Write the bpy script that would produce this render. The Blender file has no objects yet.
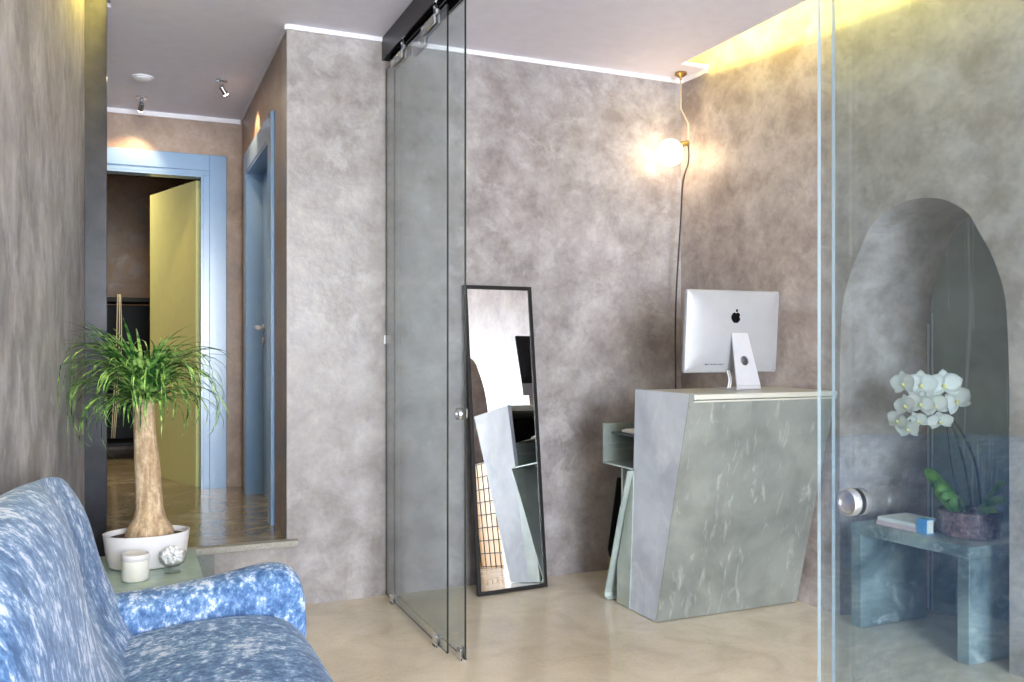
import bpy, bmesh, math, random
from mathutils import Vector, Matrix
R = math.radians
sc = bpy.context.scene
COL = sc.collection

# ------------------------------------------------------------------ camera
YAW, FPX, Y0, EYE = 0.408, 885.0, 344.0, 1.30
cam_d = bpy.data.cameras.new('camera')
cam_d.sensor_width = 36.0
cam_d.lens = FPX / 1024 * 36.0
cam_d.shift_y = (Y0 - 341.0) / 1024
cam_d.clip_start = 0.02
cam = bpy.data.objects.new('camera', cam_d)
cam.location = (0, 0, EYE)
cam.rotation_euler = (R(90), 0, -YAW)
COL.objects.link(cam)
sc.camera = cam

# ------------------------------------------------------------------ world, daylight, exposure
w = bpy.data.worlds.new('world')
sc.world = w
w.use_nodes = True
bg = w.node_tree.nodes['Background']
bg.inputs['Color'].default_value = (0.80, 0.90, 1.0, 1)
bg.inputs['Strength'].default_value = 1.2

sc.view_settings.view_transform = 'Standard'
sc.view_settings.look = 'None'
sc.view_settings.gamma = 1.0
sc.view_settings.use_curve_mapping = False
sc.view_settings.exposure = 0.25

def lamp(name, kind, loc, energy, color, **kw):
    d = bpy.data.lights.new(name, kind)
    d.energy = energy
    d.color = color
    for k, v in kw.items():
        setattr(d, k, v)
    o = bpy.data.objects.new(name, d)
    o.location = loc
    COL.objects.link(o)
    return o

# daylight falling in through the street window behind the camera
day = lamp('daylight', 'AREA', (0.95, -4.25, 1.55), 760, (0.90, 0.95, 1.0), shape='RECTANGLE', size=2.7, size_y=2.7)
day.rotation_euler = (R(90), 0, 0)

# ------------------------------------------------------------------ materials
MAT = {}
class NT:
    def __init__(self, name):
        self.m = bpy.data.materials.new(name)
        self.m.use_nodes = True
        self.n = self.m.node_tree.nodes
        self.l = self.m.node_tree.links
        self.b = self.n['Principled BSDF']
        MAT[name] = self.m
    def new(self, t, **kw):
        x = self.n.new(t)
        for k, v in kw.items():
            setattr(x, k, v)
        return x
    def link(self, a, b):
        self.l.new(a, b)
    def coords(self, scale=(1, 1, 1), rot=(0, 0, 0)):
        tc = self.new('ShaderNodeTexCoord')
        mp = self.new('ShaderNodeMapping')
        mp.inputs['Scale'].default_value = scale
        mp.inputs['Rotation'].default_value = rot
        self.link(tc.outputs['Object'], mp.inputs['Vector'])
        return mp.outputs['Vector']
    def noise(self, vec, scale, detail=4, rough=0.55, dist=0.0):
        x = self.new('ShaderNodeTexNoise')
        x.inputs['Scale'].default_value = scale
        x.inputs['Detail'].default_value = detail
        x.inputs['Roughness'].default_value = rough
        x.inputs['Distortion'].default_value = dist
        self.link(vec, x.inputs['Vector'])
        return x.outputs['Fac']
    def ramp(self, fac, stops):
        x = self.new('ShaderNodeValToRGB')
        e = x.color_ramp.elements
        while len(e) < len(stops):
            e.new(0.5)
        for i, (p, c) in enumerate(stops):
            e[i].position = p
            e[i].color = (c[0], c[1], c[2], 1) if not isinstance(c, (int, float)) else (c, c, c, 1)
        self.link(fac, x.inputs['Fac'])
        return x.outputs['Color']
    def mix(self, fac, a, b, mode='MIX'):
        x = self.new('ShaderNodeMix', data_type='RGBA', blend_type=mode)
        for v, i in ((fac, 0), (a, 6), (b, 7)):
            if hasattr(v, 'links'):
                self.link(v, x.inputs[i])
            else:
                x.inputs[i].default_value = v if i == 0 else (v[0], v[1], v[2], 1)
        return x.outputs[2]
    def bump(self, h, strength, dist=0.01):
        x = self.new('ShaderNodeBump')
        x.inputs['Strength'].default_value = strength
        x.inputs['Distance'].default_value = dist
        self.link(h, x.inputs['Height'])
        self.link(x.outputs['Normal'], self.b.inputs['Normal'])
    def set(self, **kw):
        for k, v in kw.items():
            k = k.replace('_', ' ')
            s = self.b.inputs[k]
            if hasattr(v, 'links'):
                self.link(v, s)
            else:
                s.default_value = (v[0], v[1], v[2], 1) if isinstance(v, tuple) else v

def lin(r, g, b):
    f = lambda c: (c / 255 / 12.92) if c / 255 <= 0.04045 else ((c / 255 + 0.055) / 1.055) ** 2.4
    return (f(r), f(g), f(b))

def plain(name, col, rough=0.5, metal=0.0, **kw):
    t = NT(name)
    n = t.noise(t.coords(), 14, 3)
    c = t.mix(n, tuple(x * 0.93 for x in col), tuple(min(1, x * 1.07) for x in col))
    t.set(Base_Color=c, Roughness=rough, Metallic=metal, **kw)
    return t.m

def plaster(name, dark, mid, light, rough=(0.32, 0.5), vstretch=1.0, spec=0.5, seed=0.0):
    t = NT(name)
    v = t.coords((1, 1, vstretch), (seed, seed * .3, 0))
    big = t.noise(v, 1.3, 9, 0.62, 0.15)
    mid_n = t.noise(v, 6.0, 11, 0.68, 0.25)
    fine = t.noise(v, 38, 5, 0.6)
    c1 = t.ramp(big, [(0.33, dark), (0.5, mid), (0.68, light)])
    c2 = t.ramp(mid_n, [(0.36, dark), (0.50, mid), (0.66, light)])
    c = t.mix(0.68, c1, c2)
    spots = t.ramp(t.noise(v, 3.6, 12, 0.66, 0.3), [(0.575, 0.0), (0.615, 1.0)])
    c = t.mix(t.mix(0.40, (0, 0, 0), spots), c, light)
    dk = t.ramp(t.noise(v, 8.0, 10, 0.68, 0.3), [(0.60, 0.0), (0.64, 1.0)])
    c = t.mix(t.mix(0.28, (0, 0, 0), dk), c, dark)
    f = t.ramp(fine, [(0.32, 0.92), (0.66, 1.05)])
    c = t.mix(1.0, c, f, 'MULTIPLY')
    rr = t.ramp(mid_n, [(0.35, rough[0]), (0.65, rough[1])])
    t.set(Base_Color=c, Roughness=rr, Specular_IOR_Level=spec)
    h = t.mix(0.35, mid_n, fine)
    t.bump(h, 0.35, 0.012)
    return t.m

plaster('plaster_back', lin(116, 108, 108), lin(146, 140, 141), lin(174, 169, 172), seed=0.2)
plaster('plaster_right', lin(128, 116, 111), lin(162, 151, 147), lin(190, 182, 180), rough=(0.28, 0.48), spec=0.5, seed=1.1)
plaster('plaster_left', lin(118, 113, 112), lin(156, 152, 151), lin(190, 187, 187), rough=(0.5, 0.66), spec=0.25, vstretch=0.7, seed=2.3)
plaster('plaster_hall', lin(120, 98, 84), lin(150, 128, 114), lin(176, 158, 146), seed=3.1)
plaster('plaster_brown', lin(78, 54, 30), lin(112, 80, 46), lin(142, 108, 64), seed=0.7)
plaster('plaster_riser', lin(128, 122, 119), lin(148, 142, 139), lin(168, 162, 160), seed=1.9)
plaster('stone_grey', lin(92, 98, 94), lin(116, 121, 117), lin(140, 144, 140), seed=4.4)
plain('ceiling_paint', lin(226, 222, 234), 0.6)
plain('trim_white', lin(232, 230, 236), 0.45)

t = NT('floor_concrete')
v = t.coords()
big = t.noise(v, 1.1, 7, 0.6, 0.6)
mid_n = t.noise(v, 4.5, 8, 0.62, 0.6)
fine = t.noise(v, 70, 6, 0.75)
c = t.ramp(big, [(0.3, lin(192, 180, 160)), (0.5, lin(208, 197, 178)), (0.7, lin(218, 209, 192))])
c = t.mix(0.45, c, t.ramp(mid_n, [(0.35, lin(186, 173, 152)), (0.5, lin(206, 195, 176)), (0.66, lin(220, 212, 196))]))
c = t.mix(1.0, c, t.ramp(fine, [(0.30, 0.80), (0.45, 1.0), (0.7, 1.05)]), 'MULTIPLY')
t.set(Base_Color=c, Roughness=t.ramp(mid_n, [(0.3, 0.10), (0.7, 0.24)]), Specular_IOR_Level=0.55)
t.bump(t.noise(v, 9, 4), 0.03, 0.01)

t = NT('floor_hall')
v = t.coords()
mid_n = t.noise(v, 5, 8, 0.65, 0.8)
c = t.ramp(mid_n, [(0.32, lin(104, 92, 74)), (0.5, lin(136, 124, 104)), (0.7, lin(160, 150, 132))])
t.set(Base_Color=c, Roughness=t.ramp(mid_n, [(0.3, 0.10), (0.7, 0.22)]), Specular_IOR_Level=0.6)
t.bump(t.noise(v, 10, 3), 0.012, 0.01)

t = NT('nosing_stone')
fine = t.noise(t.coords(), 60, 6, 0.7)
t.set(Base_Color=t.ramp(fine, [(0.3, lin(128, 126, 118)), (0.7, lin(170, 167, 158))]), Roughness=0.5)

def glass_mat(name, tint, ior, rough=0.0):
    t = NT(name)
    tr = t.new('ShaderNodeBsdfTransparent')
    tr.inputs['Color'].default_value = (*tint, 1)
    gl = t.new('ShaderNodeBsdfGlossy')
    gl.inputs['Roughness'].default_value = rough
    fr = t.new('ShaderNodeFresnel')
    ge = t.new('ShaderNodeNewGeometry')       # the Fresnel node inverts the index on back faces; undo that
    mr = t.new('ShaderNodeMapRange')
    mr.inputs['To Min'].default_value = ior
    mr.inputs['To Max'].default_value = 1.0 / ior
    t.link(ge.outputs['Backfacing'], mr.inputs['Value'])
    t.link(mr.outputs['Result'], fr.inputs['IOR'])
    mx = t.new('ShaderNodeMixShader')
    t.link(fr.outputs[0], mx.inputs[0])
    t.link(tr.outputs[0], mx.inputs[1])
    t.link(gl.outputs[0], mx.inputs[2])
    t.link(mx.outputs[0], t.n['Material Output'].inputs['Surface'])
    return t.m
glass_mat('door_glass', (0.935, 0.972, 0.972), 1.60)
glass_mat('door_glass_blue', (0.915, 0.962, 0.980), 1.80)
glass_mat('clear_glass', (0.985, 0.99, 0.99), 1.25)
glass_mat('window_glass', (0.99, 0.995, 0.995), 1.1)
plain('glass_edge', lin(16, 26, 24), 0.2)
plain('glass_edge_lit', lin(168, 178, 184), 0.15, 0.0, Specular_IOR_Level=0.7)  # same glass as the dark edge, brightness of the light painted in

t = NT('frosted_glass')
n = t.noise(t.coords(), 8, 3)
t.set(Base_Color=t.ramp(n, [(0.3, lin(150, 176, 166)), (0.7, lin(176, 198, 188))]), Roughness=0.25)

def metal_sheet(name, dark, mid, light, rot, scale, rough=0.38, metal=0.55, amount=0.8):
    t = NT(name)
    v = t.coords(scale, rot)
    v2 = t.coords()
    st = t.noise(v, 1.0, 7, 0.6, 0.9)
    cl = t.noise(v2, 3.0, 5, 0.55, 0.4)
    sm = t.noise(v2, 9.0, 6, 0.6, 0.3)
    c = t.ramp(cl, [(0.35, dark), (0.6, mid)])
    sk = t.ramp(st, [(0.56, 0.0), (0.72, 1.0)])
    c = t.mix(t.mix(amount, (0, 0, 0), sk), c, light)
    dk = t.ramp(sm, [(0.58, 0.0), (0.74, 1.0)])
    c = t.mix(t.mix(0.4, (0, 0, 0), dk), c, dark)
    t.set(Base_Color=c, Roughness=t.ramp(st, [(0.3, rough - 0.08), (0.7, rough + 0.12)]), Metallic=metal)
    return t.m
metal_sheet('zinc_front', lin(122, 127, 124), lin(148, 153, 149), lin(192, 196, 192), (0, R(-24), 0), (24, 24, 0.8), 0.42, 0.4, 0.6)
metal_sheet('zinc_end', lin(178, 187, 206), lin(212, 220, 236), lin(232, 237, 247), (0, 0, 0), (5, 5, 3), 0.45, 0.0)
metal_sheet('zinc_tray', lin(138, 150, 147), lin(176, 186, 182), lin(222, 228, 224), (0, 0, 0), (1, 4, 20), 0.36, 0.5)
metal_sheet('zinc_sheet', lin(150, 164, 160), lin(184, 195, 190), lin(206, 214, 210), (0, 0, 0), (3, 3, 3), 0.4, 0.3, .4)
metal_sheet('zinc_niche', lin(98, 112, 112), lin(126, 139, 138), lin(206, 214, 213), (R(7), 0, 0), (4, 18, 0.8), 0.4, 0.25, 1.0)
metal_sheet('steel_bench', lin(84, 98, 102), lin(150, 163, 164), lin(224, 230, 230), (R(20), 0, 0), (7, 7, 7), 0.36, 0.2, 0.7)
plain('zinc_pale', lin(206, 216, 212), 0.45, 0.2)
plain('zinc_top', lin(196, 196, 186), 0.34, 0.4)
plain('aluminium', lin(166, 167, 172), 0.46, 0.35)
plain('satin_steel', lin(196, 198, 204), 0.28, 0.9)
plain('white_aluminium', lin(200, 201, 208), 0.38, 0.3)
plain('chrome', lin(226, 228, 230), 0.12, 1.0)
plain('track_black', lin(38, 38, 42), 0.35, 0.4)
plain('black_lacquer', lin(9, 9, 10), 0.5, Specular_IOR_Level=0.2)
plain('black_screen', (0.004, 0.004, 0.005), 0.08)
plain('frame_black', lin(20, 17, 18), 0.5, Specular_IOR_Level=0.3)
plain('brass', lin(170, 140, 90), 0.25, 0.9)
plain('cord_pale', lin(200, 186, 160), 0.5)
plain('cord_dark', lin(42, 34, 30), 0.5)
plain('blue_paint', lin(118, 152, 192), 0.22, 0.0, Specular_IOR_Level=0.6)
plain('yellow_paint', lin(198, 198, 140), 0.4)
plain('white_plastic', lin(236, 237, 240), 0.4)
plain('tan_board_lit', lin(226, 178, 116), 0.45)  # tan brightened to carry the warm light of the second niche
plain('white_ceramic', lin(222, 220, 222), 0.35)
plain('wax_white', lin(236, 236, 228), 0.35)
plain('pebble_white', lin(244, 244, 246), 0.6)
plain('paper_white', lin(224, 226, 224), 0.55)
plain('paper_pink', lin(214, 190, 192), 0.55)
plain('paper_blue', lin(82, 150, 206), 0.45)
plain('page_edge', lin(204, 204, 196), 0.7)
plain('dark_metal', lin(50, 52, 56), 0.3, 0.6)
t = NT('jamb_dark')
n = t.noise(t.coords(), 7, 8, .65)
t.set(Base_Color=t.ramp(n, [(0.3, lin(34, 35, 42)), (0.7, lin(56, 57, 66))]), Roughness=0.28, Specular_IOR_Level=0.14)
t = NT('mirror_glass')
t.set(Base_Color=(0.90, 0.91, 0.93), Metallic=1.0, Roughness=0.0)
t = NT('soil')
n = t.noise(t.coords(), 120, 5, 0.7)
t.set(Base_Color=t.ramp(n, [(0.35, lin(44, 28, 24)), (0.55, lin(92, 62, 50)), (0.72, lin(160, 134, 118))]), Roughness=0.9)
t.bump(n, 0.8, 0.01)
t = NT('bark')
v = t.coords((26, 26, 5))
n = t.noise(v, 1.6, 8, 0.65, 0.5)
n2 = t.noise(t.coords(), 60, 6, 0.7)
c = t.ramp(n, [(0.30, lin(140, 112, 84)), (0.5, lin(188, 162, 130)), (0.7, lin(222, 202, 174))])
c = t.mix(1.0, c, t.ramp(n2, [(0.35, 0.72), (0.6, 1.05)]), 'MULTIPLY')
t.set(Base_Color=c, Roughness=0.85)
t.bump(t.mix(0.5, n, n2), 0.7, 0.012)
t = NT('palm_leaf')
oi = t.new('ShaderNodeTexCoord')
n = t.noise(t.coords(), 22, 4, 0.6)
t.set(Base_Color=t.ramp(n, [(0.36, lin(20, 50, 24)), (0.48, lin(66, 116, 48)), (0.60, lin(156, 190, 104))]), Roughness=0.4)
t = NT('orchid_leaf')
n = t.noise(t.coords(), 12, 3)
t.set(Base_Color=t.ramp(n, [(0.35, lin(58, 108, 44)), (0.65, lin(146, 194, 78))]), Roughness=0.35)
plain('orchid_stem', lin(26, 30, 26), 0.6)
t = NT('orchid_petal')
n = t.noise(t.coords(), 30, 3)
t.set(Base_Color=t.ramp(n, [(0.3, lin(238, 238, 232)), (0.7, lin(252, 252, 250))]), Roughness=0.5, Subsurface_Weight=0.15)
plain('orchid_lip', lin(214, 206, 140), 0.5)
t = NT('pot_wine')
n = t.noise(t.coords(), 70, 6, 0.75)
t.set(Base_Color=t.ramp(n, [(0.38, lin(44, 28, 34)), (0.53, lin(92, 64, 70)), (0.68, lin(176, 148, 140))]), Roughness=0.4)

t = NT('blue_velvet')
v = t.coords((1, 1, 0.72))
n1 = t.noise(v, 26, 7, 0.72, 0.35)
n2 = t.noise(v, 70, 5, 0.65, 0.3)
n3 = t.noise(v, 4.0, 5, 0.6, 0.3)
h = t.mix(0.38, n1, n2)
h = t.mix(0.22, h, n3)
c = t.ramp(h, [(0.42, lin(52, 84, 130)), (0.485, lin(80, 116, 164)), (0.53, lin(120, 150, 190)), (0.566, lin(194, 204, 224))])
t.set(Base_Color=c, Roughness=0.55, Sheen_Weight=0.10, Sheen_Roughness=0.4, Specular_IOR_Level=0.2)
t.bump(n1, 0.12, 0.01)

def emit(name, col, s):
    t = NT(name)
    t.set(Base_Color=(0.9, 0.9, 0.9), Emission_Color=col, Emission_Strength=s)
    return t.m
emit('cove_glow', (1.0, 0.82, 0.16), 150)
emit('cove_glow_soft', (1.0, 0.80, 0.12), 200)
emit('bulb_glow', (1.0, 0.74, 0.44), 15)
emit('spot_glow', (1.0, 0.80, 0.55), 18)

# ------------------------------------------------------------------ mesh helpers
def box(bm, x0, x1, y0, y1, z0, z1, bev=0.0, mi=0):
    r = bmesh.ops.create_cube(bm, size=1.0)
    vs = r['verts']
    bmesh.ops.scale(bm, verts=vs, vec=(x1 - x0, y1 - y0, z1 - z0))
    bmesh.ops.translate(bm, verts=vs, vec=((x0 + x1) / 2, (y0 + y1) / 2, (z0 + z1) / 2))
    fs = set(f for v_ in vs for f in v_.link_faces)
    for f in fs:
        f.material_index = mi
    if bev:
        es = list(set(e for v_ in vs for e in v_.link_edges))
        bmesh.ops.bevel(bm, geom=es, offset=bev, segments=2, affect='EDGES', profile=0.5)
    return vs

def B(x0, x1, y0, y1, z0, z1, bev=0.0):
    bm = bmesh.new()
    box(bm, x0, x1, y0, y1, z0, z1, bev)
    return bm

def prism(bm, pts, axis, a, b, mi=0):
    """extrude a polygon; pts are the two other coordinates in xyz order"""
    def mk(p, q):
        if axis == 'x': return (q, p[0], p[1])
        if axis == 'y': return (p[0], q, p[1])
        return (p[0], p[1], q)
    v0 = [bm.verts.new(mk(p, a)) for p in pts]
    v1 = [bm.verts.new(mk(p, b)) for p in pts]
    fs = [bm.faces.new(v0), bm.faces.new(v1[::-1])]
    n = len(pts)
    for i in range(n):
        fs.append(bm.faces.new((v0[i], v0[(i + 1) % n], v1[(i + 1) % n], v1[i])))
    for f in fs: f.material_index = mi
    return bm

def P(pts, axis, a, b):
    return prism(bmesh.new(), pts, axis, a, b)

def loft(bm, rings, cap=True, closed=True):
    vs = [[bm.verts.new(p) for p in r] for r in rings]
    n = len(vs[0])
    for i in range(len(vs) - 1):
        for j in range(n if closed else n - 1):
            k = (j + 1) % n
            bm.faces.new((vs[i][j], vs[i][k], vs[i + 1][k], vs[i + 1][j]))
    if cap and closed:
        bm.faces.new(vs[0][::-1]); bm.faces.new(vs[-1])
    return bm

def lathe(bm, prof, cx, cy, seg=32, sx=1.0, sy=1.0, cap=True):
    rings = [[(cx + r * sx * math.cos(2 * math.pi * j / seg), cy + r * sy * math.sin(2 * math.pi * j / seg), z) for j in range(seg)] for r, z in prof]
    return loft(bm, rings, cap)

def tube(bm, pts, r, seg=8, radii=None):
    pts = [Vector(p) for p in pts]
    rings = []
    up = Vector((0.31, 0.17, 0.93)).normalized()
    for i, p in enumerate(pts):
        d = (pts[min(i + 1, len(pts) - 1)] - pts[max(i - 1, 0)]).normalized()
        a = d.cross(up)
        if a.length < 1e-3: a = d.cross(Vector((1, 0, 0)))
        a.normalize(); b_ = d.cross(a).normalized()
        rr = radii[i] if radii else r
        rings.append([p + (a * math.cos(2 * math.pi * j / seg) + b_ * math.sin(2 * math.pi * j / seg)) * rr for j in range(seg)])
    return loft(bm, rings)

def smooth_path(pts, n=6):
    pts = [Vector(p) for p in pts]
    out = []
    for i in range(len(pts) - 1):
        p0, p1, p2, p3 = pts[max(i - 1, 0)], pts[i], pts[i + 1], pts[min(i + 2, len(pts) - 1)]
        for k in range(n):
            u = k / n
            out.append(0.5 * ((2 * p1) + (p2 - p0) * u + (2 * p0 - 5 * p1 + 4 * p2 - p3) * u * u + (-p0 + 3 * p1 - 3 * p2 + p3) * u ** 3))
    out.append(pts[-1])
    return out

def disc_tube(bm, c, axis, r, half, seg=28, bev=0.0):
    """a cylinder round `axis` centred on c"""
    c = Vector(c); ax = Vector(axis).normalized()
    a = ax.orthogonal().normalized(); b_ = ax.cross(a)
    prof = [(r - bev, -half), (r, -half + bev), (r, half - bev), (r - bev, half)] if bev else [(r, -half), (r, half)]
    rings = [[c + ax * h + (a * math.cos(2 * math.pi * j / seg) + b_ * math.sin(2 * math.pi * j / seg)) * rr for j in range(seg)] for rr, h in prof]
    return loft(bm, rings)

ORG = {}
def obj(name, bm, mats, parent=None, smooth=False, subsurf=0, angle=None):
    """link a bmesh given in world coordinates as ONE mesh object"""
    bmesh.ops.recalc_face_normals(bm, faces=bm.faces[:])
    o_ = Vector((0, 0, 0))
    q = parent
    while q is not None:
        o_ += q.location; q = q.parent
    if parent is not None:
        bmesh.ops.translate(bm, verts=bm.verts[:], vec=-o_)
    me = bpy.data.meshes.new(name)
    bm.to_mesh(me); bm.free()
    for m in (mats if isinstance(mats, (list, tuple)) else [mats]):
        me.materials.append(MAT[m])
    o = bpy.data.objects.new(name, me)
    COL.objects.link(o)
    o.parent = parent
    if smooth:
        me.polygons.foreach_set('use_smooth', [True] * len(me.polygons))
        if angle is not None:
            me.set_sharp_from_angle(angle=R(angle))
    if subsurf:
        s = o.modifiers.new('subdivision', 'SUBSURF')
        s.levels = s.render_levels = subsurf
    return o

def thing(name, label, cat, loc, group=None):
    o = bpy.data.objects.new(name, None)
    COL.objects.link(o)
    o.location = loc
    o.empty_display_size = 0.05
    return tag(o, label, cat, group)

def tag(o, label, cat, group=None, kind=None):
    o['label'] = label; o['category'] = cat
    if group: o['group'] = group
    if kind: o['kind'] = kind
    return o

def struct(name, bm, mats, smooth=False, parent=None):
    o = obj(name, bm, mats, parent, smooth, angle=30 if smooth else None)
    if parent is None: o['kind'] = 'structure'
    return o

def dup(root, loc, label=None):
    r = root.copy(); COL.objects.link(r); r.location = loc
    if label: r['label'] = label
    for ch in list(root.children):
        c = ch.copy(); COL.objects.link(c); c.parent = r
        for g in list(ch.children):
            d = g.copy(); COL.objects.link(d); d.parent = c
    return r

# ------------------------------------------------------------------ room shell
YB, XR, ZC, YF = 4.46, 3.03, 2.88, -4.0
wr = lambda y: XR + 0.08 * (4.45 - y)               # so does the right wall
def wl(y): return -0.185 - 0.06 * (4.45 - y)        # the left wall stands a little askew
ZTOP = 3.20
HX0, HX1, HY1 = -0.60, 0.714, 6.35                  # hall
HZ = lambda y: 0.33 - 0.03 * (y - 4.46) / 1.89      # hall floor
HC = lambda y: 2.88 - 0.035 * (y - 4.46) / 1.89     # hall ceiling

struct('floor', B(-0.95, 4.4, YF - 0.1, YB + 0.05, -0.1, 0.0), 'floor_concrete')

# ceiling slab with a light slot along both side walls
bm = bmesh.new()
prism(bm, [(wl(YF) + 0.105, YF), (2.86, YF), (2.86, 4.21), (XR + .1, 4.21), (XR + .1, YB + .1), (wl(YB) + .105, YB + .1), (wl(4.44) + 0.105, 4.44)], 'z', ZC, ZC + 0.02)
struct('ceiling', bm, 'ceiling_paint')
struct('trim_1', B(-0.95, 4.4, YF - .1, YB + .2, ZTOP, ZTOP + 0.05), 'ceiling_paint')     # roof slab above the slots

# left wall (prism following its slight skew)
struct('wall_left', P([(wl(YF), YF), (wl(YB), YB), (wl(YB) - .12, YB), (wl(YF) - .12, YF)], 'z', 0, ZTOP), 'plaster_left')
# dark glossy jamb at the end of the left wall, rising into the light slot
struct('trim_2', B(-0.186, -0.094, 4.435, 4.46, 0.0, 3.17, 0.002), 'jamb_dark')

# back wall: piece behind the jamb, riser under the hall opening, main piece
bm = bmesh.new()
box(bm, -0.9, -0.10, YB, YB + .1, 0, ZTOP)
box(bm, 0.714, XR + .1, YB, YB + .16, 0, ZTOP)
box(bm, -0.10, 0.714, YB + .0, YB + .1, ZC + .02, ZTOP)
struct('wall_back', bm, 'plaster_back')
struct('trim_3', B(-0.10, 0.714, 4.455, 4.50, 0, 0.30), 'plaster_riser')
struct('trim_4', B(-0.098, 0.372, 4.44, 4.455, 0, 0.302), 'stone_grey')
struct('trim_5', B(-0.20, 0.765, 4.415, 4.475, 0.302, 0.334, 0.003), 'nosing_stone')
struct('trim_6', B(0.714, 2.86, YB - .012, YB, ZC - 0.024, ZC), 'trim_white')
bm = B(2.86, XR, YB - .012, YB, ZC - 0.024, ZC)
box(bm, XR, XR + .012, 4.215, YB - .012, ZC - 0.024, ZC)
struct('trim_7', bm, 'trim_white')

# right wall with two arched niches
HALF = [(0, 1.935), (.07, 1.930), (.16, 1.900), (.245, 1.838), (.292, 1.757), (.348, 1.655), (.392, 1.53), (.408, 1.435), (.417, 1.25), (0.420, 1.08), (0.420, 0.0)]
ARCH = [(-a, z) for a, z in HALF[::-1]] + HALF[1:]
def fine_arch():
    up = [Vector((a, z, 0)) for a, z in ARCH[1:-1]]
    out = [(p.x, p.y) for p in smooth_path(up, 3)]
    return [ARCH[0]] + out + [ARCH[-1]]
ARC = fine_arch()
XN = 3.50                                            # back of the niches, before the skew
SPLAY = lambda a: a * .77
bm = bmesh.new()
def quad(pts, mi=0):
    f = bm.faces.new([bm.verts.new(p) for p in pts]); f.material_index = mi
niches = [(1.20, 1), (2.85, 0)]
ys = [YF]
for cy, mi in niches:
    quad([(XR, ys[-1], 0), (XR, cy - 0.420, 0), (XR, cy - 0.420, ZTOP), (XR, ys[-1], ZTOP)])
    for (a, za), (b_, zb) in zip(ARC, ARC[1:]):
        if abs(a - b_) > 1e-5:
            quad([(XR, cy + a, za), (XR, cy + b_, zb), (XR, cy + b_, ZTOP), (XR, cy + a, ZTOP)])
        quad([(XR, cy + a, za), (XR, cy + b_, zb), (XN, cy + SPLAY(b_), zb), (XN, cy + SPLAY(a), za)], 0)
    f = bm.faces.new([bm.verts.new((XN, cy + SPLAY(a), z)) for a, z in ARC]); f.material_index = mi
    ys.append(cy + 0.420)
quad([(XR, ys[-1], 0), (XR, YB, 0), (XR, YB, ZTOP), (XR, ys[-1], ZTOP)])
bmesh.ops.remove_doubles(bm, verts=bm.verts[:], dist=1e-5)
def skew(bm):
    for v_ in bm.verts: v_.co.x += 0.08 * (4.45 - v_.co.y)
    return bm
struct('wall_right', skew(bm), ['plaster_right', 'plaster_brown'])

# front wall with the wide street window behind the camera
bm = bmesh.new()
WX0, WX1, WZ0, WZ1 = -0.4, 3.1, 0.12, 2.84
box(bm, -0.9, WX0, YF - .12, YF, 0, ZTOP); box(bm, WX1, 4.2, YF - .12, YF, 0, ZTOP)
box(bm, WX0, WX1, YF - .12, YF, 0, WZ0); box(bm, WX0, WX1, YF - .12, YF, WZ1, ZTOP)
struct('wall_front', bm, 'plaster_back')
bm = bmesh.new()
for x in (WX0 + .03, 1.35, WX1 - .03): box(bm, x - .03, x + .03, YF - .08, YF - .02, WZ0, WZ1)
for z in (WZ0 + .03, WZ1 - .03): box(bm, WX0, WX1, YF - .079, YF - .021, z - .03, z + .03)
win = struct('window_1', bm, 'track_black')
obj('pane', B(WX0 + .05, WX1 - .05, YF - .055, YF - .047, WZ0 + .05, WZ1 - .05), 'window_glass', win)

# ---- hall up the step
bm = bmesh.new()
prism(bm, [(YB + .012, HZ(YB)), (9.3, HZ(HY1)), (9.3, .2), (YB + .012, .2)], 'x', -.098, HX1 - .002)
prism(bm, [(YB + .17, HZ(YB)), (9.3, HZ(HY1)), (9.3, .2), (YB + .17, .2)], 'x', -1.6, -.098)
prism(bm, [(YB + .17, HZ(YB)), (9.3, HZ(HY1)), (9.3, .2), (YB + .17, .2)], 'x', HX1 - .002, 1.1)
struct('trim_8', bm, 'floor_hall')                                              # raised hall floor
bm = bmesh.new()
prism(bm, [(YB + .1, HC(YB)), (HY1 + .1, HC(HY1)), (HY1 + .1, 3.0), (YB + .1, 3.0)], 'x', -.7, 1.1)
struct('trim_9', bm, 'ceiling_paint')                                           # hall ceiling
struct('wall_hall_left', B(HX0 - .1, HX0, YB + .1, HY1, .2, 3.0), 'plaster_hall')
# right hall wall with the recessed side door
DY0, DY1, DZ = 4.98, 5.97, 2.42
bm = bmesh.new()
box(bm, HX1, HX1 + .13, YB + .16, DY0, .2, 3.0)
box(bm, HX1, HX1 + .13, DY1, HY1 + .1, .2, 3.0)
box(bm, HX1, HX1 + .13, DY0, DY1, DZ, 3.0)
struct('wall_hall_right', bm, 'plaster_hall')
# far hall wall with the door opening
FX0, FX1, FZ = -0.40, 0.459, 2.445
bm = bmesh.new()
box(bm, HX0 - .1, FX0, HY1, HY1 + .1, .2, 3.0)
box(bm, FX1, HX1 + .13, HY1, HY1 + .1, .2, 3.0)
box(bm, FX0, FX1, HY1, HY1 + .1, FZ, 3.0)
struct('wall_hall_far', bm, 'plaster_hall')
struct('trim_10', B(HX0, HX1 - .012, HY1 - .012, HY1, HC(HY1) - .032, HC(HY1)), 'trim_white')
bm = bmesh.new()
prism(bm, [(YB + .0, HC(YB) - .024), (HY1, HC(HY1) - .012), (HY1, HC(HY1)), (YB, HC(YB))], 'x', HX1 - .010, HX1)
struct('trim_11', bm, 'trim_white')

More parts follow.
